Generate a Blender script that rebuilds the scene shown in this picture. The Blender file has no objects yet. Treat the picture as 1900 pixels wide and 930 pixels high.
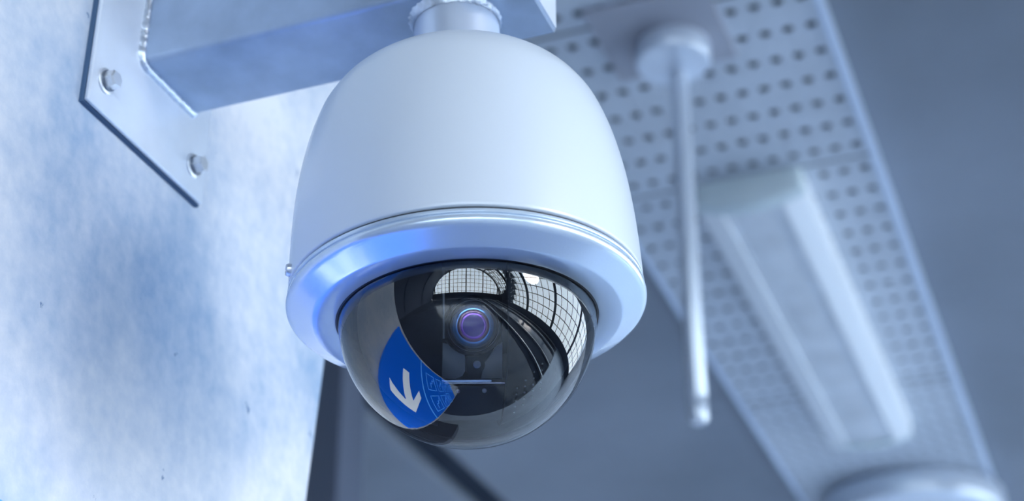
import bpy, bmesh, math, random
from mathutils import Vector, Matrix
random.seed(4)
scene = bpy.context.scene
C = scene.collection
PI = math.pi
V = Vector

# ------------------------------------------------------------ camera, world, light, exposure
PITCH = math.radians(28.806)
cd = bpy.data.cameras.new('view_camera')
cd.sensor_width = 36.0
cd.lens = 3101.5 / 1900 * 36.0
cd.clip_start = 0.05
cd.clip_end = 200
cd.dof.use_dof = True
cd.dof.focus_distance = 0.905
cd.dof.aperture_fstop = 6.2
cam = bpy.data.objects.new('view_camera', cd)
C.objects.link(cam)
cam.location = (0, 0, 0)
cam.rotation_euler = (PI / 2 + PITCH, 0, 0)
scene.camera = cam

world = bpy.data.worlds.new('daylight')
scene.world = world
world.use_nodes = True
wn = world.node_tree.nodes
wl = world.node_tree.links
bg = wn['Background']
tc = wn.new('ShaderNodeTexCoord')
sep = wn.new('ShaderNodeSeparateXYZ')
wl.new(tc.outputs['Generated'], sep.inputs[0])
cr = wn.new('ShaderNodeValToRGB')
cr.color_ramp.elements[0].position = 0.0
cr.color_ramp.elements[0].color = (0.82, 0.92, 1.0, 1)
cr.color_ramp.elements[1].position = 0.9
cr.color_ramp.elements[1].color = (0.66, 0.83, 1.0, 1)
wl.new(sep.outputs['Z'], cr.inputs[0])
wl.new(cr.outputs[0], bg.inputs['Color'])
bg.inputs['Strength'].default_value = 9.0

sun = bpy.data.lights.new('sun', 'SUN')
sun.energy = 2.5
sun.angle = math.radians(14)
sun.color = (1.0, 0.88, 0.77)
so = bpy.data.objects.new('sun', sun)
C.objects.link(so)
so.rotation_euler = V((0.80, -0.52, 0.36)).to_track_quat('Z', 'Y').to_euler()

vs = scene.view_settings
vs.view_transform = 'Standard'
vs.look = 'None'
vs.exposure = -0.53
vs.gamma = 1.0
vs.use_curve_mapping = False

# ------------------------------------------------------------ frames of reference
TH = -0.3643                                   # azimuth of the bracket arm
n = V((math.cos(TH), math.sin(TH), 0))         # out of the pillar face, along the arm
u = V((-n.y, n.x, 0))                          # along the pillar face, away from the viewer
Z = V((0, 0, 1))
H = V((-0.02875, 0.83, 0.6169))                # underside of the arm above the dome camera
N = 0.2151                                     # distance from H to the pillar face
W = 0.0334                                     # half width of the arm
CEIL = 1.5                                     # perforated strip, floor lies at FLOOR
FLOOR = -2.2
def WP(a, z, b): return H + u * a + Z * z + n * b
def SP(a, b, z): return n * a + u * b + Z * z  # strip coordinates

# ------------------------------------------------------------ materials
def mat(name, col, rough=0.5, metal=0.0, coat=0.0, nscale=0, namt=0.0, bump=0.0, spec=0.5, aniso=None):
    m = bpy.data.materials.new(name)
    m.use_nodes = True
    nt = m.node_tree
    b = nt.nodes['Principled BSDF']
    b.inputs['Base Color'].default_value = (*col, 1)
    b.inputs['Roughness'].default_value = rough
    b.inputs['Metallic'].default_value = metal
    b.inputs['Coat Weight'].default_value = coat
    b.inputs['Coat Roughness'].default_value = 0.12
    b.inputs['Specular IOR Level'].default_value = spec
    if nscale:
        t = nt.nodes.new('ShaderNodeTexCoord')
        mp = nt.nodes.new('ShaderNodeMapping')
        if aniso: mp.inputs['Scale'].default_value = aniso
        nz = nt.nodes.new('ShaderNodeTexNoise')
        nz.inputs['Scale'].default_value = nscale
        nz.inputs['Detail'].default_value = 6
        nt.links.new(t.outputs['Object'], mp.inputs[0])
        nt.links.new(mp.outputs[0], nz.inputs['Vector'])
        if namt:
            r = nt.nodes.new('ShaderNodeMapRange')
            r.inputs['From Min'].default_value = 0.3
            r.inputs['From Max'].default_value = 0.7
            r.inputs['To Min'].default_value = 1 - namt
            r.inputs['To Max'].default_value = 1 + namt * 0.4
            nt.links.new(nz.outputs['Fac'], r.inputs[0])
            mx = nt.nodes.new('ShaderNodeVectorMath')
            mx.operation = 'SCALE'
            mx.inputs[0].default_value = col
            nt.links.new(r.outputs[0], mx.inputs['Scale'])
            nt.links.new(mx.outputs[0], b.inputs['Base Color'])
        if bump:
            bp = nt.nodes.new('ShaderNodeBump')
            bp.inputs['Strength'].default_value = bump
            bp.inputs['Distance'].default_value = 0.002
            nt.links.new(nz.outputs['Fac'], bp.inputs['Height'])
            nt.links.new(bp.outputs[0], b.inputs['Normal'])
    return m

def concrete(name, c0, c1, c2):
    """cast concrete: cloudy stains with soft shade painted in, formwork streaks, small blowholes"""
    m = bpy.data.materials.new(name)
    m.use_nodes = True
    nt = m.node_tree
    N_ = nt.nodes.new
    L = nt.links.new
    b = nt.nodes['Principled BSDF']
    b.inputs['Roughness'].default_value = 0.7
    b.inputs['Specular IOR Level'].default_value = 0.35
    t = N_('ShaderNodeTexCoord')
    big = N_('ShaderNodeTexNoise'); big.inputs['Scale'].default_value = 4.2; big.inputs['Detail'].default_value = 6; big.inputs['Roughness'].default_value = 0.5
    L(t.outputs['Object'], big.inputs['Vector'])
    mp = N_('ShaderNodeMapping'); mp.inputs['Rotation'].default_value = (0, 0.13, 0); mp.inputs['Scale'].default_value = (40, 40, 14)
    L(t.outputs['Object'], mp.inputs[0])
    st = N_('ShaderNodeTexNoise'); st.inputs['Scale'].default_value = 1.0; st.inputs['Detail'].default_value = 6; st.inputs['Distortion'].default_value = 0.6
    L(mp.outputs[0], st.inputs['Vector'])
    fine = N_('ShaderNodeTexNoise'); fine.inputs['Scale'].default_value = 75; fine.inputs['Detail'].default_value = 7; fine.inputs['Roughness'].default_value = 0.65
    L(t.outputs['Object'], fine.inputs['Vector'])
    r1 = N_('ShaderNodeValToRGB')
    r1.color_ramp.elements[0].position = 0.40; r1.color_ramp.elements[0].color = (*c1, 1)  # dark end mixes stain with a painted blue shade tone
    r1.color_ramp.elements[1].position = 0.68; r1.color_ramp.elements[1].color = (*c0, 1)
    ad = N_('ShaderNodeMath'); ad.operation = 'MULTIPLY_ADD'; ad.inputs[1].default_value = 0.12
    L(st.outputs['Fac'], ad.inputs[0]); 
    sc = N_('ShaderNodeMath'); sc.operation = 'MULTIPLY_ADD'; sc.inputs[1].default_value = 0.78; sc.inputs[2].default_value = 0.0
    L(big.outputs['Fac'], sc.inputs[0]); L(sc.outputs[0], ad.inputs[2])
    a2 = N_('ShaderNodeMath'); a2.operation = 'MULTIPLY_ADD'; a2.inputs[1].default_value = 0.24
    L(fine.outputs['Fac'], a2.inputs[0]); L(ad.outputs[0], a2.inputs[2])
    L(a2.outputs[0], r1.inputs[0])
    # blowholes
    v = N_('ShaderNodeTexVoronoi'); v.inputs['Scale'].default_value = 44; v.inputs['Randomness'].default_value = 1.0
    mv = N_('ShaderNodeMapping'); mv.inputs['Scale'].default_value = (1, 1, 0.7)
    wob = N_('ShaderNodeVectorMath'); wob.operation = 'MULTIPLY_ADD'; wob.inputs[1].default_value = (0.03, 0.03, 0.03)
    L(fine.outputs['Color'], wob.inputs[0]); L(t.outputs['Object'], wob.inputs[2]); L(wob.outputs[0], mv.inputs[0]); L(mv.outputs[0], v.inputs['Vector'])
    cs = N_('ShaderNodeSeparateColor'); L(v.outputs['Color'], cs.inputs[0])
    sel = N_('ShaderNodeMapRange'); sel.inputs['From Min'].default_value = 0.72; sel.inputs['From Max'].default_value = 1.0
    sel.inputs['To Min'].default_value = 0.0; sel.inputs['To Max'].default_value = 0.19
    L(cs.outputs[0], sel.inputs[0])
    lt = N_('ShaderNodeMath'); lt.operation = 'SUBTRACT'; L(sel.outputs[0], lt.inputs[0]); L(v.outputs['Distance'], lt.inputs[1])
    sm = N_('ShaderNodeMapRange'); sm.inputs['From Min'].default_value = 0.0; sm.inputs['From Max'].default_value = 0.05
    L(lt.outputs[0], sm.inputs[0])
    mx = N_('ShaderNodeMix'); mx.data_type = 'RGBA'; mx.inputs['B'].default_value = (*c2, 1)
    L(sm.outputs[0], mx.inputs['Factor']); L(r1.outputs[0], mx.inputs['A'])
    L(mx.outputs['Result'], b.inputs['Base Color'])
    hb = N_('ShaderNodeMath'); hb.operation = 'MULTIPLY_ADD'; hb.inputs[1].default_value = -1.5
    L(sm.outputs[0], hb.inputs[0]); L(fine.outputs['Fac'], hb.inputs[2])
    bp = N_('ShaderNodeBump'); bp.inputs['Strength'].default_value = 0.25; bp.inputs['Distance'].default_value = 0.002
    L(hb.outputs[0], bp.inputs['Height']); L(bp.outputs[0], b.inputs['Normal'])
    return m

M = {}
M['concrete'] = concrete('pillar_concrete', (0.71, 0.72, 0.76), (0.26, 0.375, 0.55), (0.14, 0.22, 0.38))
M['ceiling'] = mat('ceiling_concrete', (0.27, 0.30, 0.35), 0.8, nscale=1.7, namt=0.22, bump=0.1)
M['paint'] = mat('pearl_paint', (0.62, 0.69, 0.78), 0.34, coat=0.35, nscale=900, bump=0.012)
M['rim'] = mat('rim_paint', (0.62, 0.74, 0.88), 0.24, metal=0.4, coat=0.8, nscale=900, bump=0.03)
M['steel'] = mat('brushed_steel', (0.40, 0.50, 0.66), 0.40, metal=0.6, nscale=30, namt=0.16, bump=0.03)
M['plate'] = mat('plate_steel', (0.74, 0.80, 0.90), 0.42, metal=0.35, nscale=18, namt=0.12, bump=0.03)
M['plate_gap'] = mat('gap_shade_dark', (0.06, 0.12, 0.22), 0.7)  # dark tone for the shade behind the base plate
M['weld'] = mat('weld_metal', (0.66, 0.73, 0.84), 0.36, metal=0.9, nscale=220, namt=0.2, bump=0.5)
M['bolt'] = mat('bolt_steel', (0.72, 0.75, 0.80), 0.33, metal=0.65)
M['bolt_dark'] = mat('spring_steel', (0.22, 0.25, 0.30), 0.35, metal=0.8)
M['neck'] = mat('neck_steel', (0.68, 0.76, 0.90), 0.34, metal=0.55, nscale=120, bump=0.04)
M['dark'] = mat('black_rubber', (0.008, 0.010, 0.018), 0.45)
M['shroud'] = mat('shroud_plastic', (0.006, 0.008, 0.014), 0.6, spec=0.2)
M['module'] = mat('module_plastic', (0.42, 0.44, 0.50), 0.5)
M['module_dark'] = mat('module_black', (0.014, 0.015, 0.02), 0.5, spec=0.25)
M['barrel'] = mat('barrel_black', (0.006, 0.008, 0.014), 0.22)
M['chrome'] = mat('chrome_bar', (0.8, 0.83, 0.9), 0.12, metal=1.0)
M['lens_blue'] = mat('lens_coat_blue', (0.16, 0.42, 0.98), 0.08, metal=0.7, coat=1.0)
M['lens_red'] = mat('lens_coat_rose', (0.20, 0.07, 0.16), 0.1, metal=0.6, coat=1.0)
M['lens_violet'] = mat('lens_coat_violet', (0.42, 0.12, 0.90), 0.1, metal=0.6, coat=1.0)
M['lens_core'] = mat('lens_core', (0.05, 0.012, 0.28), 0.05, coat=1.0)
M['strip'] = mat('perforated_sheet', (0.59, 0.64, 0.71), 0.5, metal=0.0, nscale=6, namt=0.1)
M['strip_edge'] = mat('strip_edge', (0.64, 0.74, 0.90), 0.4, metal=0.3)
M['mount'] = mat('mount_plate', (0.40, 0.41, 0.47), 0.55)
M['void'] = mat('void_black', (0.015, 0.025, 0.045), 0.9)
M['lum'] = mat('lamp_body', (0.92, 0.95, 0.98), 0.4)
M['lumcap'] = mat('lamp_end_cap', (0.72, 0.82, 0.84), 0.45)
M['lumdiff'] = mat('lamp_diffuser', (0.74, 0.78, 0.83), 0.5, nscale=14, namt=0.15, aniso=(1, 1, 1))
M['rod'] = mat('rod_lacquer', (0.76, 0.83, 0.93), 0.28, metal=0.35, coat=0.5)
M['floor'] = mat('floor_stone', (0.10, 0.12, 0.165), 0.13, nscale=2.0, namt=0.2)
M['floor_bounce'] = mat('bounce_pale', (0.60, 0.68, 0.80), 0.5, nscale=2.0, namt=0.15)  # pale colour stands in for light on the far hall
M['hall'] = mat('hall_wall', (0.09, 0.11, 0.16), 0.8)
M['frame'] = mat('window_steel', (0.06, 0.09, 0.14), 0.5)
M['blue'] = mat('sign_blue', (0.0, 0.07, 0.75), 0.3)
M['white'] = mat('sign_white', (0.72, 0.78, 0.86), 0.4)
M['lightblue'] = mat('sign_light_blue', (0.10, 0.32, 0.95), 0.35)
for k_, c_, e_ in (('blue', (0.0, 0.21, 0.85), 1.6), ('white', (0.75, 0.85, 1.0), 3.0), ('lightblue', (0.08, 0.40, 1.0), 3.0)):   # backlit sign
    b_ = M[k_].node_tree.nodes['Principled BSDF']
    b_.inputs['Emission Color'].default_value = (*c_, 1); b_.inputs['Emission Strength'].default_value = e_

def thin_glass(name, tint, ior):
    m = bpy.data.materials.new(name)
    m.use_nodes = True
    nt = m.node_tree
    nt.nodes.clear()
    o = nt.nodes.new('ShaderNodeOutputMaterial')
    mx = nt.nodes.new('ShaderNodeMixShader')
    tr = nt.nodes.new('ShaderNodeBsdfTransparent'); tr.inputs[0].default_value = (*tint, 1)
    gl = nt.nodes.new('ShaderNodeBsdfGlossy'); gl.inputs['Roughness'].default_value = 0.0
    gl.inputs['Color'].default_value = (1, 1, 1, 1)
    fr = nt.nodes.new('ShaderNodeFresnel'); fr.inputs[0].default_value = ior
    nt.links.new(fr.outputs[0], mx.inputs[0]); nt.links.new(tr.outputs[0], mx.inputs[1]); nt.links.new(gl.outputs[0], mx.inputs[2])
    nt.links.new(mx.outputs[0], o.inputs[0])
    return m
M['dome'] = thin_glass('dome_polycarbonate', (0.84, 0.89, 0.94), 1.95)
M['pane'] = thin_glass('window_glass', (0.92, 0.96, 1.0), 1.3)

# ------------------------------------------------------------ helpers
def obj(name, bm, m, parent=None, smooth=None, kind=None):
    me = bpy.data.meshes.new(name)
    bm.normal_update()
    bmesh.ops.recalc_face_normals(bm, faces=bm.faces)
    if smooth is not None:
        for f in bm.faces: f.smooth = True
        for e in bm.edges:
            if len(e.link_faces) == 2 and e.calc_face_angle(0) > math.radians(smooth): e.smooth = False
    bm.to_mesh(me); bm.free()
    for mm in (m if isinstance(m, list) else [m]): me.materials.append(mm)
    o = bpy.data.objects.new(name, me)
    C.objects.link(o)
    if parent is not None: o.parent = parent
    if kind: o['kind'] = kind
    return o
def thing(name, label, cat, loc=(0, 0, 0), R=None, group=None):
    o = bpy.data.objects.new(name, None)
    C.objects.link(o)
    mx = Matrix.Translation(V(loc))
    if R is not None: mx = mx @ R.to_4x4()
    o.matrix_world = mx
    o.empty_display_size = 0.02
    o['label'] = label; o['category'] = cat
    if group: o['group'] = group
    return o
def B(): return bmesh.new()
def hexa(bm, p):
    """p: 8 points, 4 bottom then 4 top"""
    v = [bm.verts.new(q) for q in p]
    for f in ((0, 1, 2, 3), (4, 5, 6, 7), (0, 1, 5, 4), (1, 2, 6, 5), (2, 3, 7, 6), (3, 0, 4, 7)):
        bm.faces.new([v[i] for i in f])
    return v
def box(bm, lo, hi, fr=None):
    x0, y0, z0 = lo; x1, y1, z1 = hi
    p = [(x0, y0, z0), (x1, y0, z0), (x1, y1, z0), (x0, y1, z0), (x0, y0, z1), (x1, y0, z1), (x1, y1, z1), (x0, y1, z1)]
    return hexa(bm, [fr(*q) if fr else q for q in p])
def bevel(bm, w, seg=2):
    bmesh.ops.bevel(bm, geom=list(bm.edges), offset=w, segments=seg, affect='EDGES', profile=0.5)
def lathe(bm, prof, seg=96, fr=None, closed=False, cap=False):
    rings = []
    for r, z in prof:
        if r < 1e-6:
            q = V((0, 0, z)); rings.append([bm.verts.new(fr(q) if fr else q)])
        else:
            rings.append([bm.verts.new((fr(V((r * math.cos(2 * PI * k / seg), r * math.sin(2 * PI * k / seg), z))) if fr else
                          (r * math.cos(2 * PI * k / seg), r * math.sin(2 * PI * k / seg), z))) for k in range(seg)])
    pairs = list(zip(rings, rings[1:]))
    if closed: pairs.append((rings[-1], rings[0]))
    for a, b in pairs:
        for k in range(seg):
            k2 = (k + 1) % seg
            if len(a) == 1 and len(b) == 1: continue
            if len(a) == 1: bm.faces.new((a[0], b[k], b[k2]))
            elif len(b) == 1: bm.faces.new((a[k], a[k2], b[0]))
            else: bm.faces.new((a[k], a[k2], b[k2], b[k]))
    if cap:
        for rg in (rings[0], rings[-1]):
            if len(rg) > 2: bm.faces.new(rg)
def tube(bm, p, q, r, seg=12, r2=None):
    p, q = V(p), V(q)
    ax = (q - p).normalized()
    a = ax.orthogonal().normalized(); b = ax.cross(a)
    r2 = r if r2 is None else r2
    A = [bm.verts.new(p + (a * math.cos(2 * PI * k / seg) + b * math.sin(2 * PI * k / seg)) * r) for k in range(seg)]
    D = [bm.verts.new(q + (a * math.cos(2 * PI * k / seg) + b * math.sin(2 * PI * k / seg)) * r2) for k in range(seg)]
    for k in range(seg): bm.faces.new((A[k], A[(k + 1) % seg], D[(k + 1) % seg], D[k]))
    bm.faces.new(A); bm.faces.new(D)
def prism(bm, pts, fr, t0, t1):
    """2-D outline extruded between t0 and t1; fr(a, b, t) -> point"""
    A = [bm.verts.new(fr(a, b, t0)) for a, b in pts]
    D = [bm.verts.new(fr(a, b, t1)) for a, b in pts]
    k = len(pts)
    for i in range(k): bm.faces.new((A[i], A[(i + 1) % k], D[(i + 1) % k], D[i]))
    bm.faces.new(A); bm.faces.new(D)
def spline(pts, k=6):
    """Catmull-Rom through the profile points"""
    out = []
    for i in range(len(pts) - 1):
        p0 = pts[max(i - 1, 0)]; p1 = pts[i]; p2 = pts[i + 1]; p3 = pts[min(i + 2, len(pts) - 1)]
        for j in range(k):
            t = j / k
            out.append(tuple(0.5 * (2 * p1[c] + (p2[c] - p0[c]) * t + (2 * p0[c] - 5 * p1[c] + 4 * p2[c] - p3[c]) * t * t +
                                    (3 * p1[c] - p0[c] - 3 * p2[c] + p3[c]) * t ** 3) for c in (0, 1)))
    out.append(pts[-1])
    return out

# ------------------------------------------------------------ the setting
# concrete pillar: a leaning flat slab that carries the bracket and the sign
def edge_u(z): return 0.2645 + 0.133 * z       # right edge, z measured from H
zt, zb = CEIL + 0.035 - H.z, FLOOR - H.z
pts = [(-0.30, zb), (edge_u(zb), zb), (edge_u(zt), zt), (-0.30, zt)]
bm = B()
# the frame: object origin at H, local x along u, y into the pillar, z up
Rw = Matrix((u, -n, Z)).transposed()
prism(bm, pts, lambda a, b, t: (a, N + t, b), 0.0, 0.42)
bmesh.ops.bevel(bm, geom=[e for e in bm.edges if abs(e.verts[0].co.z - e.verts[1].co.z) > 1], offset=0.004, segments=2, affect='EDGES')
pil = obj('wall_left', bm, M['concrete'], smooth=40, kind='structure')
pil.matrix_world = Matrix.Translation(H) @ Rw.to_4x4()
pil['label'] = 'stained pale concrete pillar face with painted soft shade, carrying the steel bracket'

bm = B(); box(bm, (-10, -17, FLOOR - 0.2), (10, 9.5, FLOOR)); obj('floor', bm, M['floor'], kind='structure')
bm = B(); box(bm, (-9.9, 2.2, FLOOR), (9.5, 9.4, FLOOR + 0.03)); obj('floor_bounce', bm, M['floor_bounce'], kind='structure')  # added unseen slab, brightens the reflections at the dome's edge
# ceiling: concrete slabs with a shadow gap, running along u
bm = B()
def SF(a, b, z): return SP(a, b, z)
zc = CEIL + 0.035
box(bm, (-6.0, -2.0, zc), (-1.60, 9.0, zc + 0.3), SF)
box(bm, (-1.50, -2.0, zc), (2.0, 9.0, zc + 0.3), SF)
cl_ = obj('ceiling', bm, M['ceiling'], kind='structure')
bm = B(); box(bm, (-1.598, -2.0, zc + 0.03), (-1.502, 9.0, zc + 0.29), SF); obj('joint_shade', bm, M['void'], cl_)  # near-black backing paints the shade inside the slab gap
bm = B(); box(bm, (-10, 9.5, FLOOR), (10, 9.9, 8)); obj('wall_back', bm, M['floor_bounce'], kind='structure')
bm = B(); box(bm, (-10.4, -17, FLOOR), (-10, 9.9, 4)); obj('wall_side', bm, M['hall'], kind='structure')
# concrete column behind the pillar, its shade put into the dark colour
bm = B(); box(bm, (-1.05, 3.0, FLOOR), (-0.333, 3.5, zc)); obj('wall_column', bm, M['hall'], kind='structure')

# glazed barrel vault over the hall (right of and behind the viewer), steel grid with panes
win = bpy.data.objects.new('window_1', None); C.objects.link(win); win['kind'] = 'structure'
fr, pn = B(), B()
R0 = 9.6
angs = [i * PI / 24 for i in range(0, 25)]
def vp(a, y): return V((R0 * math.cos(a), y, -1.6 + R0 * 0.88 * math.sin(a)))
ys = [-17 + i * 1.1 for i in range(25)]
for y in ys:
    for a0, a1 in zip(angs, angs[1:]): tube(fr, vp(a0, y), vp(a1, y), 0.05 if (ys.index(y) % 5) else 0.24, 6)
for a in angs: tube(fr, vp(a, ys[0]), vp(a, ys[-1]), 0.05, 6)
prev = None
for a in angs:
    row = [pn.verts.new(vp(a, y) * 1.002) for y in (ys[0], ys[-1])]
    if prev: pn.faces.new((prev[0], prev[1], row[1], row[0]))
    prev = row
# end wall: arched window of the same grid, concrete piers
for k in range(-8, 9):
    x = k * 1.1
    if abs(x) < R0: tube(fr, (x, -17, FLOOR), (x, -17, -1.6 + 0.88 * math.sqrt(R0 * R0 - x * x)), 0.05 if k % 4 else 0.16, 6)
for z in [i * 1.1 for i in range(0, 7)]:
    xx = math.sqrt(max(0, R0 ** 2 - ((z + 1.6) / 0.88) ** 2)); tube(fr, (-xx, -17, z), (xx, -17, z), 0.045, 6)
ev = [pn.verts.new((R0 * math.cos(a), -17.05, -1.6 + R0 * 0.88 * math.sin(a))) for a in angs]
pn.faces.new(ev)
obj('window_frame', fr, M['frame'], win, kind='stuff')
obj('pane', pn, M['pane'], win)
bm = B(); prev = None
for a in angs[12:]:
    row = [bm.verts.new(vp(a, y) * 0.995) for y in (ys[0], ys[-1])]
    if prev: bm.faces.new((prev[0], prev[1], row[1], row[0]))
    prev = row
obj('wall_sky_block', bm, M['hall'], kind='structure')  # added out of view, shuts out sky light from the left
for x in (3.6, 5.04, 7.2, 8.64):
    bm = B(); box(bm, (x - .04, -16.9, FLOOR + 0.01), (x + .04, 2.1, FLOOR + 0.16)); obj('trim_rail', bm, M['bolt'], kind='structure')
for x0, x1 in ((3.1, 5.5), (6.7, 9.1)):
    bm = B(); box(bm, (x0, -16.9, FLOOR), (x1, 2.1, FLOOR + 0.02)); obj('floor_ballast', bm, M['void'], kind='structure')
# low wall under the glazing
bm = B(); box(bm, (9.6, -17, FLOOR), (9.9, 9.5, -1.3)); obj('wall_right', bm, M['hall'], kind='structure')
bm = B(); box(bm, (-10, -17.5, FLOOR), (10, -17.1, -0.4)); obj('wall_front', bm, M['hall'], kind='structure')

# perforated metal strip under the ceiling
A0, PX, PY = -0.7452, 0.0353, 0.0722
COLS = 13
trim = bpy.data.objects.new('trim_1', None); C.objects.link(trim); trim['kind'] = 'structure'
def perforated(b0, b1, off):
    bm = B()
    rows = int(round((b1 - b0) / PY)); py = (b1 - b0) / rows
    hr = 0.0092
    grid = {}
    def gv(i, j):
        k = (round(i * 2), round(j * 2))
        if k not in grid: grid[k] = bm.verts.new(SP(A0 + i * PX, b0 + j * py, CEIL))
        return grid[k]
    ctr8 = [(1, .5), (1, 1), (.5, 1), (0, 1), (0, .5), (0, 0), (.5, 0), (1, 0)]
    for i in range(COLS):
        for j in range(rows):
            outer = [gv(i + a, j + b) for a, b in ctr8]
            cx, cy = A0 + (i + .5) * PX, b0 + (j + .5) * py
            lo = [bm.verts.new(SP(cx + hr * math.cos(k * PI / 4), cy + hr * math.sin(k * PI / 4), CEIL)) for k in range(8)]
            hi = [bm.verts.new(SP(cx + hr * math.cos(k * PI / 4), cy + hr * math.sin(k * PI / 4), CEIL + 0.003)) for k in range(8)]
            for k in range(8):
                k2 = (k + 1) % 8
                bm.faces.new((outer[k], outer[k2], lo[k2], lo[k]))
                bm.faces.new((lo[k], lo[k2], hi[k2], hi[k]))
    return obj('perforated_panel', bm, M['strip'], trim)
g = 0.003
for b0, b1 in ((0.933, 1.943), (1.943, 2.448), (2.448, 3.41), (3.41, 4.854)): perforated(b0 + g, b1 - g, 0)
AE = A0 + COLS * PX
bm = B(); box(bm, (A0, 0.93, CEIL + 0.018), (AE, 4.86, CEIL + 0.0345), SF); obj('backing_panel', bm, M['void'], trim)
for a0, a1 in ((A0 - 0.008, A0), (AE, AE + 0.008)):
    bm = B(); box(bm, (a0, 0.93, CEIL - 0.004), (a1, 4.86, CEIL + 0.0345), SF); obj('edge_profile', bm, M['strip_edge'], trim)

# ------------------------------------------------------------ steel bracket on the pillar
br = thing('wall_bracket', 'brushed steel box arm welded to a flat plate bolted on the concrete pillar', 'bracket', H, Rw)
# local: x along u, y towards the pillar, z up
def rbox(x0, x1, y0, y1, z0, z1, r, seg=4):
    """box rounded along y"""
    bm = B(); pts = []
    for cx, cz, s in ((x1 - r, z1 - r, 0), (x0 + r, z1 - r, 1), (x0 + r, z0 + r, 2), (x1 - r, z0 + r, 3)):
        for k in range(seg + 1):
            a = s * PI / 2 + k / seg * PI / 2
            pts.append((cx + r * math.cos(a), cz + r * math.sin(a)))
    prism(bm, pts, lambda a, b, t: (a, t, b), y0, y1)
    return bm
obj('arm', rbox(-W, W, -0.0469, N - 0.006, 0, 0.067, 0.0045), M['steel'], br, smooth=35)
bm = B(); prism(bm, [(-W + .003, .003), (W - .003, .003), (W - .003, .064), (-W + .003, .064)], lambda a, b, t: (a, t, b), -0.0485, -0.046)
obj('end_cap', bm, M['plate'], br)
bm = B(); box(bm, (-0.0805, N - 0.0062, -0.0575), (0.0534, N - 0.0030, 0.135)); bevel(bm, 0.0008, 1)
obj('base_plate', bm, M['plate'], br, smooth=30)
bm = B(); box(bm, (-0.0812, N - 0.0030, -0.0583), (0.0540, N, 0.135)); obj('gap_shade', bm, M['plate_gap'], br)  # dark sheet drawn as the shadow line around the plate
# weld bead around the arm
wb = B()
path = []
r = 0.006
for cx, cz, s in ((W - r, .067 - r, 0), (-W + r, .067 - r, 1), (-W + r, r, 2), (W - r, r, 3)):
    for k in range(6):
        a = s * PI / 2 + k / 5 * PI / 2; path.append(V((cx + (r + .001) * math.cos(a), 0, cz + (r + .001) * math.sin(a))))
dense = []
for i in range(len(path)):
    p, q = path[i], path[(i + 1) % len(path)]
    m_ = max(1, int((q - p).length / 0.002))
    for k in range(m_): dense.append(p.lerp(q, k / m_))
ringv = []
mid = V((0, 0, .0335))
for i, p in enumerate(dense):
    t = (dense[(i + 1) % len(dense)] - dense[i - 1]).normalized(); o_ = V((0, -1, 0)); s_ = t.cross(o_).normalized()
    if s_.dot(p - mid) < 0: s_ = -s_
    rr = 0.0030 * (1 + 0.04 * math.sin(i * 1.9) + random.uniform(-.04, .04))
    ringv.append([wb.verts.new(p + V((0, N - 0.006, 0)) + (o_ * math.sin(a) * 1.25 + s_ * math.cos(a)) * rr) for a in [k * PI / 5 - .1 for k in range(6)]])
for i in range(len(ringv)):
    a, b = ringv[i], ringv[(i + 1) % len(ringv)]
    for k in range(5): wb.faces.new((a[k], a[k + 1], b[k + 1], b[k]))
obj('weld_bead', wb, M['weld'], br, smooth=60)
for (bx, bz, rot) in ((-0.0662, -0.0360, 0.2), (0.0379, -0.0363, 0.5), (-0.0662, 0.107, 0.1), (0.0379, 0.107, 0.9)):
    def fb(q, bx=bx, bz=bz, rot=rot):      # local z of the lathe goes out of the plate
        c_, s_ = math.cos(rot), math.sin(rot)
        return V((bx + q.x * c_ - q.y * s_, N - 0.0062 - q.z, bz + q.x * s_ + q.y * c_))
    bm = B(); lathe(bm, [(0.0056, 0.0022), (0.0060, 0.0028), (0.0060, 0.0076), (0.0050, 0.0087), (0.0, 0.0088)], 6, fb)
    bt = obj('bolt', bm, M['bolt'], br)
    bm = B(); lathe(bm, [(0.0, 0), (0.0084, 0), (0.0084, 0.0012), (0.0078, 0.0015), (0.0, 0.0015)], 32, fb)
    obj('washer', bm, M['bolt'], bt, smooth=40)
    bm = B(); lathe(bm, [(0.0, .0014), (0.0067, .0014), (0.0067, 0.0028), (0.0, 0.0028)], 32, fb)
    obj('spring_washer', bm, M['bolt_dark'], bt, smooth=40)

# ------------------------------------------------------------ the dome camera
axv = V((-0.0461, 0.0073, 1)).normalized()
ex = V((1, 0, 0)); ey = axv.cross(ex).normalized(); ex = ey.cross(axv).normalized()
Rc = Matrix((ex, ey, axv)).transposed()
P0 = H + V((-0.0053, 0, 0))
dc = thing('security_camera', 'pale grey dome security camera hanging under the steel arm', 'camera', P0, Rc)
prof = [(0.0, -0.0390), (0.018, -0.0394), (0.032, -0.0408), (0.046, -0.0442), (0.058, -0.0500), (0.0675, -0.0572), (0.0745, -0.0642), (0.0798, -0.0720), (0.0838, -0.0800), (0.0890, -0.0960),
        (0.0926, -0.1120), (0.0952, -0.1280), (0.0969, -0.1440), (0.0980, -0.1600), (0.0986, -0.1760), (0.0989, -0.1895)]
bm = B(); lathe(bm, spline(prof, 5) + [(0.0987, -0.1899), (0.0976, -0.1905), (0.090, -0.1905)], 160)
hs = obj('housing', bm, M['paint'], dc, smooth=35)
bm = B(); lathe(bm, [(0.0974, -0.1903), (0.0974, -0.1930)], 128); obj('seam', bm, M['dark'], dc, smooth=35)
rim = [(0.0965, -0.1920), (0.0989, -0.1921), (0.0993, -0.1925), (0.0994, -0.1936), (0.0991, -0.1943), (0.0982, -0.1947), (0.0982, -0.1954), (0.0992, -0.1958),
       (0.0998, -0.1966), (0.1000, -0.1978), (0.0999, -0.1988), (0.0993, -0.2000), (0.0982, -0.2010), (0.0966, -0.2018)]
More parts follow.
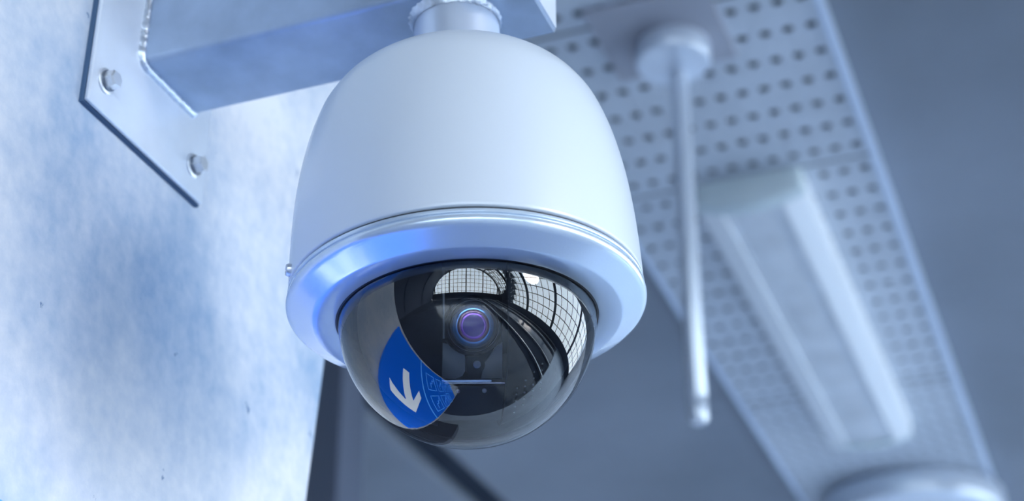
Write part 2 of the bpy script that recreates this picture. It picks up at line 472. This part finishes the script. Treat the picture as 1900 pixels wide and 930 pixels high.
bm = B(); lathe(bm, rim + [(0.0868, -0.2064), (0.0860, -0.2068), (0.0850, -0.2071), (0.0734, -0.2072), (0.0726, -0.2068), (0.0722, -0.2050), (0.0722, -0.1960), (0.0965, -0.1920)], 192)
obj('rim_ring', bm, M['rim'], dc, smooth=28)
bm = B(); lathe(bm, [(0.0727, -0.2069), (0.0716, -0.2070), (0.0712, -0.2040), (0.0712, -0.1985), (0.0727, -0.1985)], 160, closed=True)
obj('gasket', bm, M['dark'], dc, smooth=35)
# neck between arm and housing, with its weld
bm = B(); lathe(bm, [(0.0262, 0.001), (0.0262, -0.030), (0.0262, -0.0505)], 96); obj('neck', bm, M['neck'], dc, smooth=35)
bm = B()
ws = 96; rv = []
for i in range(ws):
    a = 2 * PI * i / ws; jr = 0.0005 * math.sin(i * 2.3) + random.uniform(-.0003, .0003)
    row = []
    for k in range(7):
        th_ = PI * k / 6
        rr = 0.0262 + 0.0004 + (0.0026 + jr) * (0.5 + 0.5 * math.cos(th_)); zz = 0.0012 - (0.0066 + jr) * math.sin(th_ / 2) ** 1.0 * (k / 6)
        row.append(bm.verts.new((rr * math.cos(a), rr * math.sin(a), zz)))
    rv.append(row)
for i in range(ws):
    a, b = rv[i], rv[(i + 1) % ws]
    for k in range(6): bm.faces.new((a[k], a[k + 1], b[k + 1], b[k]))
obj('weld_bead', bm, M['weld'], dc, smooth=60)
# side screw on the left of the rim
def place(fr_o, d):                     # frame: origin and outward direction
    d = d.normalized(); a = d.orthogonal().normalized(); b = d.cross(a)
    return lambda q: fr_o + a * q.x + b * q.y + d * q.z
for ang in (196,):
    d = V((math.cos(math.radians(ang)), math.sin(math.radians(ang)), 0)); f_ = place(d * 0.0983 + V((0, 0, -0.1845)), d)
    bm = B(); lathe(bm, [(0.0, 0), (0.0036, 0.0), (0.0038, 0.0014), (0.0032, 0.0029), (0.0016, 0.0033), (0.0013, 0.0020), (0.0, 0.0018)], 24, f_)
    obj('screw', bm, M['bolt'], dc, smooth=40)
# clear dome
RD, ZD = 0.07143, -0.2053
bm = B()
lathe(bm, [(RD, ZD + 0.006)] + [(RD * math.cos(a), ZD - RD * math.sin(a)) for a in [k * PI / 2 / 48 for k in range(48)]] + [(0.0, ZD - RD)], 160)
obj('clear_dome', bm, M['dome'], dc, smooth=60)
# interior
bm = B(); lathe(bm, [(0.0, -0.1995), (0.0712, -0.1995), (0.0712, -0.1975), (0.0, -0.1975)], 64); obj('ceiling_plate', bm, M['shroud'], dc, smooth=30)
cen = V((0, 0, ZD))
view_l = (Rc.transposed() @ (-(P0 + Rc @ cen))).normalized()      # direction from dome centre to the viewer
fwd = (Matrix.Rotation(math.radians(4.6), 3, 'Z') @ view_l).normalized()
mr = V((0, 0, 1)).cross(fwd).normalized()       # to the right in the view
mu = fwd.cross(mr).normalized()
def MF(x, y, d): return cen + mr * x + mu * y + fwd * d
RS = 0.0608
HWL, HWR = 0.0170, 0.0172
for s, hw in ((-1, HWL), (1, HWR)):
    bm = B(); rings = []
    a0 = math.asin(hw / RS)
    for i in range(25):
        a = a0 + (PI / 2 - a0) * i / 24
        rr = RS * math.cos(a); xx = s * RS * math.sin(a)
        rings.append([MF(xx, rr * math.sin(2 * PI * k / 96), rr * math.cos(2 * PI * k / 96)) for k in range(96)])
    rings.insert(0, [MF(s * hw, .9 * RS * math.cos(a0) * math.sin(2 * PI * k / 96), .9 * RS * math.cos(a0) * math.cos(2 * PI * k / 96)) for k in range(96)])
    vv = [[bm.verts.new(p) for p in rg] for rg in rings]
    for a, b in zip(vv, vv[1:]):
        for k in range(96): bm.faces.new((a[k], a[(k + 1) % 96], b[(k + 1) % 96], b[k]))
    bmesh.ops.remove_doubles(bm, verts=bm.verts, dist=1e-5)
    bmesh.ops.bisect_plane(bm, geom=list(bm.verts) + list(bm.edges) + list(bm.faces), plane_co=(0, 0, -0.1996), plane_no=(0, 0, 1), clear_outer=True)
    sh = obj('shroud', bm, M['shroud'], dc, smooth=50)
    if s == 1:
        bm = B()
        for i in range(4):
            for j in range(5):
                x, y = 0.0230 + i * 0.0045, -0.0360 - j * 0.0034 + i * 0.0042 + (0 if j < 5 else 0)
                dd = RS * RS - x * x - y * y
                if dd > 0:
                    p = MF(x, y, math.sqrt(dd)); f_ = place(p, p - cen)
                    lathe(bm, [(0.0, .0006), (0.0004, .0005), (0.0006, 0.0)], 8, f_)
        obj('vent_stud', bm, M['bolt'], sh, kind='stuff')
# camera module in the slot
mod = bpy.data.objects.new('zoom_module', None); C.objects.link(mod); mod.parent = dc
def part(name, bm, m, sm=35): return obj(name, bm, M[m], mod, smooth=sm)
bm = B(); box(bm, (-HWL, -0.0325, -0.02), (HWR, 0.03, 0.022), MF); part('chassis', bm, 'module_dark')
bm = B(); prism(bm, [(-0.0165, -0.0315), (-0.0165, -0.012), (-0.0105, -0.0135), (-0.004, -0.0175), (-0.0035, -0.0200), (-0.0035, -0.0275), (-0.0050, -0.0300), (-0.0085, -0.0315)], MF, 0.0222, 0.030); part('side_plate', bm, 'module')
bm = B(); prism(bm, [(-0.0165, 0.030), (-0.0165, -0.010), (-0.0150, -0.010), (-0.0150, 0.030)], MF, 0.0222, 0.040); part('guide_rail', bm, 'module')
bm = B(); prism(bm, [(0.0055, -0.0315), (0.0075, -0.0230), (0.0130, -0.0150), (0.0168, -0.012), (0.0168, -0.0315)], MF, 0.0222, 0.027); part('side_plate', bm, 'module')
LY = -0.0032
def LF(q): return MF(q.x, q.y + LY, q.z)
bm = B(); lathe(bm, [(0.0160, 0.010), (0.0160, 0.0380), (0.0152, 0.0392), (0.0150, 0.0400), (0.0150, 0.0430), (0.0143, 0.0437), (0.0136, 0.0430), (0.0134, 0.0440), (0.0126, 0.0450), (0.0119, 0.0444),
                     (0.0118, 0.0435), (0.0110, 0.0425)], 96, LF); part('lens_barrel', bm, 'barrel', 30)
bm = B(); lathe(bm, [(0.0136, 0.0433), (0.0133, 0.0437), (0.0131, 0.0433)], 96, LF); part('barrel_ring', bm, 'module', 30)
for nm, r0, r1, z0, z1, mm in (('lens_edge', 0.0111, 0.0086, 0.0412, 0.0428, 'lens_blue'), ('lens_element', 0.0086, 0.0070, 0.0428, 0.0434, 'lens_red'),
                               ('lens_element', 0.0070, 0.0058, 0.0434, 0.0438, 'lens_violet'), ('lens_glass', 0.0058, 0.0, 0.0438, 0.0446, 'lens_core')):
    bm = B(); lathe(bm, [(r0 + (r1 - r0) * k / 5, z0 + (z1 - z0) * math.sin(k / 5 * PI / 2)) for k in range(5)] + [(r1 if r1 else 0.0, z1)], 64, LF); part(nm, bm, mm, 50)
# bracket lug with screw, right below the lens
bm = B(); prism(bm, [(-0.0030, -0.0195), (0.0040, -0.0195)] + [(0.0028 + 0.0042 * math.cos(a), -0.0242 + 0.0042 * math.sin(a)) for a in [PI / 3 - k * PI / 6 for k in range(7)]] + [(-0.0008, -0.0292), (-0.0030, -0.0275)], MF, 0.030, 0.0335)
part('screw_lug', bm, 'module_dark')
def screw(x, y, d, r_, m='bolt'):
    bm = B(); lathe(bm, [(r_, d), (r_, d + .0006), (r_ * .8, d + .001), (r_ * .35, d + .001), (r_ * .3, d + .0004), (0.0, d + .0004)], 20, lambda q: MF(x + q.x, y + q.y, q.z)); part('screw', bm, m, 40)
screw(0.0026, -0.0238, 0.0336, 0.0021, 'module')
bm = B(); tube(bm, MF(-0.0150, -0.0334, 0.041), MF(0.0168, -0.0334, 0.041), 0.00045, 10); part('chrome_bar', bm, 'chrome')
bm = B(); prism(bm, [(-HWL, -0.0545), (HWR, -0.0545), (HWR, -0.0352), (-HWL, -0.0352)], lambda a, b, t: MF(a, b, t if b > -0.04 else t - 0.022), 0.0, 0.0375); part('lower_cover', bm, 'module_dark')
screw(-0.0078, -0.0378, 0.0375, 0.0011); screw(0.0062, -0.0376, 0.0375, 0.0013)

# ------------------------------------------------------------ ceiling luminaire (off)
lum = thing('strip_light', 'long pale blue strip light with rounded ends, unlit, on the perforated strip', 'ceiling light', SP(-0.4995, 3.04, CEIL), Matrix((n, u, Z)).transposed())
LH = 0.597
def cross(x):                            # underside depth: bulging across
    return -0.040 - 0.018 * (1 - (x / 0.094) ** 2)
def side_rail(s):
    bm = B(); xs = [0.094, 0.092, 0.085, 0.076, 0.066, 0.058, 0.053]
    low = [(s * x, cross(x) if x < 0.0935 else -0.018) for x in xs]
    pts = [(s * 0.094, 0.0), (s * 0.094, -0.018)] + low[1:] + [(s * 0.053, -0.030), (s * 0.053, 0.0)]
    prism(bm, pts, lambda a, b, t: (a, t, b), -LH + 0.030, LH - 0.030)
    return bm
obj('side_rail', side_rail(-1), M['lum'], lum, smooth=35); obj('side_rail', side_rail(1), M['lum'], lum, smooth=35)
bm = B(); pts = [(0.0526 * k / 8, cross(0.0526 * k / 8) + 0.010) for k in range(-8, 9)] + [(0.0526, -0.012), (-0.0526, -0.012)]
prism(bm, pts, lambda a, b, t: (a, t, b), -LH + 0.030, LH - 0.030); obj('diffuser', bm, M['lumdiff'], lum, smooth=35)
for s in (-1, 1):
    bm = B(); k0 = [(0.094 * k / 12, cross(0.094 * k / 12)) for k in range(-12, 13)]
    secs = [(LH - 0.030, 1.0, 1.0), (LH - 0.012, 0.99, 0.98), (LH - 0.004, 0.96, 0.90), (LH, 0.93, 0.80)]
    rows = []
    for yy, sx, sz in secs: rows.append([bm.verts.new((a * sx, s * yy, 0.0)) for a in (-0.094, 0.094)] + [bm.verts.new((a * sx, s * yy, b * sz)) for a, b in reversed(k0)])
    for a, b in zip(rows, rows[1:]):
        for k in range(len(a)): bm.faces.new((a[k], a[(k + 1) % len(a)], b[(k + 1) % len(a)], b[k]))
    bm.faces.new(rows[0]); bm.faces.new(rows[-1])
    obj('end_cap', bm, M['lumcap'], lum, smooth=50)

# ------------------------------------------------------------ hanging rod
rb = V((0.254, 2.1018, CEIL))
rod = thing('hanging_rod', 'slim pale steel rod hanging from a round flange on the perforated strip', 'rod', rb, Matrix((n, u, Z)).transposed())
bm = B(); box(bm, (-0.102, -0.158, -0.006), (0.086, 0.034, -0.0005)); bevel(bm, 0.001, 1); obj('mounting_plate', bm, M['mount'], rod)
bm = B(); lathe(bm, [(0.0, -0.006), (0.056, -0.006), (0.057, -0.009), (0.057, -0.036), (0.0545, -0.0395), (0.0, -0.0400)], 64, lambda q: q + V((0, -0.030, 0))); obj('flange', bm, M['rod'], rod, smooth=40)
RL = CEIL - 0.888
bm = B(); lathe(bm, [(0.0, -0.039), (0.0138, -0.039), (0.0138, -RL + 0.040), (0.0128, -RL + 0.038), (0.0128, -RL + 0.034), (0.0136, -RL + 0.032), (0.0136, -RL + 0.006), (0.0100, -RL), (0.0, -RL)], 40)
obj('rod', bm, M['rod'], rod, smooth=40)

# ------------------------------------------------------------ round fixture at the lower right
rl = thing('round_ceiling_fixture', 'round pale blue ceiling fixture cut off by the lower edge beyond the strip light', 'ceiling fixture', SP(-0.486, 4.13, CEIL), Matrix((n, u, Z)).transposed())
bm = B(); lathe(bm, [(0.0, 0.0), (0.215, 0.0), (0.228, -0.012), (0.231, -0.055), (0.226, -0.068), (0.212, -0.074), (0.186, -0.076), (0.186, -0.068), (0.0, -0.066)], 96); obj('body', bm, M['rod'], rl, smooth=40)
bm = B(); lathe(bm, [(0.0, -0.074), (0.10, -0.0735), (0.184, -0.070)], 96); obj('cover_disc', bm, M['lumdiff'], rl, smooth=40)

# ------------------------------------------------------------ blue direction sign on the pillar, below the frame (seen mirrored in the dome)
SZ = -0.322
sg = thing('direction_sign', 'blue direction panel with white arrow fixed low on the pillar, mirrored in the dome', 'sign', H, Rw)
bm = B()
prism(bm, [(-0.265, -1.45), (edge_u(-1.45) - 0.03, -1.45), (edge_u(SZ) - 0.03, SZ), (-0.265, SZ)], lambda a, b, t: (a, t, b), N - 0.016, N - 0.0008); bevel(bm, 0.002, 1)
obj('panel', bm, M['blue'], sg)
yy0, yy1 = N - 0.0175, N - 0.0160
bm = B(); cy = SZ - 0.125
arrow = [(-0.125, 0.020), (0.020, 0.020), (-0.045, 0.085), (0.000, 0.085), (0.085, 0.0), (0.000, -0.085), (-0.045, -0.085), (0.020, -0.020), (-0.125, -0.020)]
prism(bm, [(a, b + cy) for a, b in arrow], lambda a, b, t: (a, t, b), yy0, yy1); obj('arrow', bm, M['white'], sg)
def line(bm, pts, w=0.006):
    for p, q in zip(pts, pts[1:]):
        d = (V((q[0] - p[0], q[1] - p[1]))).normalized(); s_ = V((-d.y, d.x)) * w / 2; e = d * w / 2
        prism(bm, [(p[0] - e.x + s_.x, p[1] - e.y + s_.y), (q[0] + e.x + s_.x, q[1] + e.y + s_.y), (q[0] + e.x - s_.x, q[1] + e.y - s_.y), (p[0] - e.x - s_.x, p[1] - e.y - s_.y)], lambda a, b, t: (a, t, b), yy0, yy1)
obj_pict = B()
line(obj_pict, [(-0.262, SZ - 0.26), (edge_u(SZ - .26) - 0.036, SZ - 0.26)], 0.010)
for (x0, z0) in ((-0.20, SZ - 0.32), (-0.02, SZ - 0.32), (-0.20, SZ - 0.50), (-0.02, SZ - 0.50), (-0.20, SZ - 0.68), (-0.04, SZ - 0.68), (-0.20, SZ - 0.86), (-0.20, SZ - 1.02)):
    s = 0.13
    line(obj_pict, [(x0, z0), (x0 + s, z0), (x0 + s, z0 - s), (x0, z0 - s), (x0, z0)], 0.006)
    k = (round(x0 * 100) + round(z0 * 100)) % 3
    if k == 0: line(obj_pict, [(x0 + .02, z0 - .11), (x0 + .045, z0 - .11), (x0 + .045, z0 - .08), (x0 + .07, z0 - .08), (x0 + .07, z0 - .05), (x0 + .11, z0 - .05)], 0.007)
    elif k == 1:
        line(obj_pict, [(x0 + .03, z0 - .10), (x0 + .10, z0 - .10), (x0 + .10, z0 - .045), (x0 + .03, z0 - .045), (x0 + .03, z0 - .10)], 0.006); line(obj_pict, [(x0 + .05, z0 - .045), (x0 + .05, z0 - .028), (x0 + .08, z0 - .028), (x0 + .08, z0 - .045)], 0.005)
    else:
        line(obj_pict, [(x0 + .045, z0 - .11), (x0 + .045, z0 - .03)], 0.012); line(obj_pict, [(x0 + .085, z0 - .11), (x0 + .085, z0 - .03)], 0.012)
obj('pictograms', obj_pict, M['lightblue'], sg)
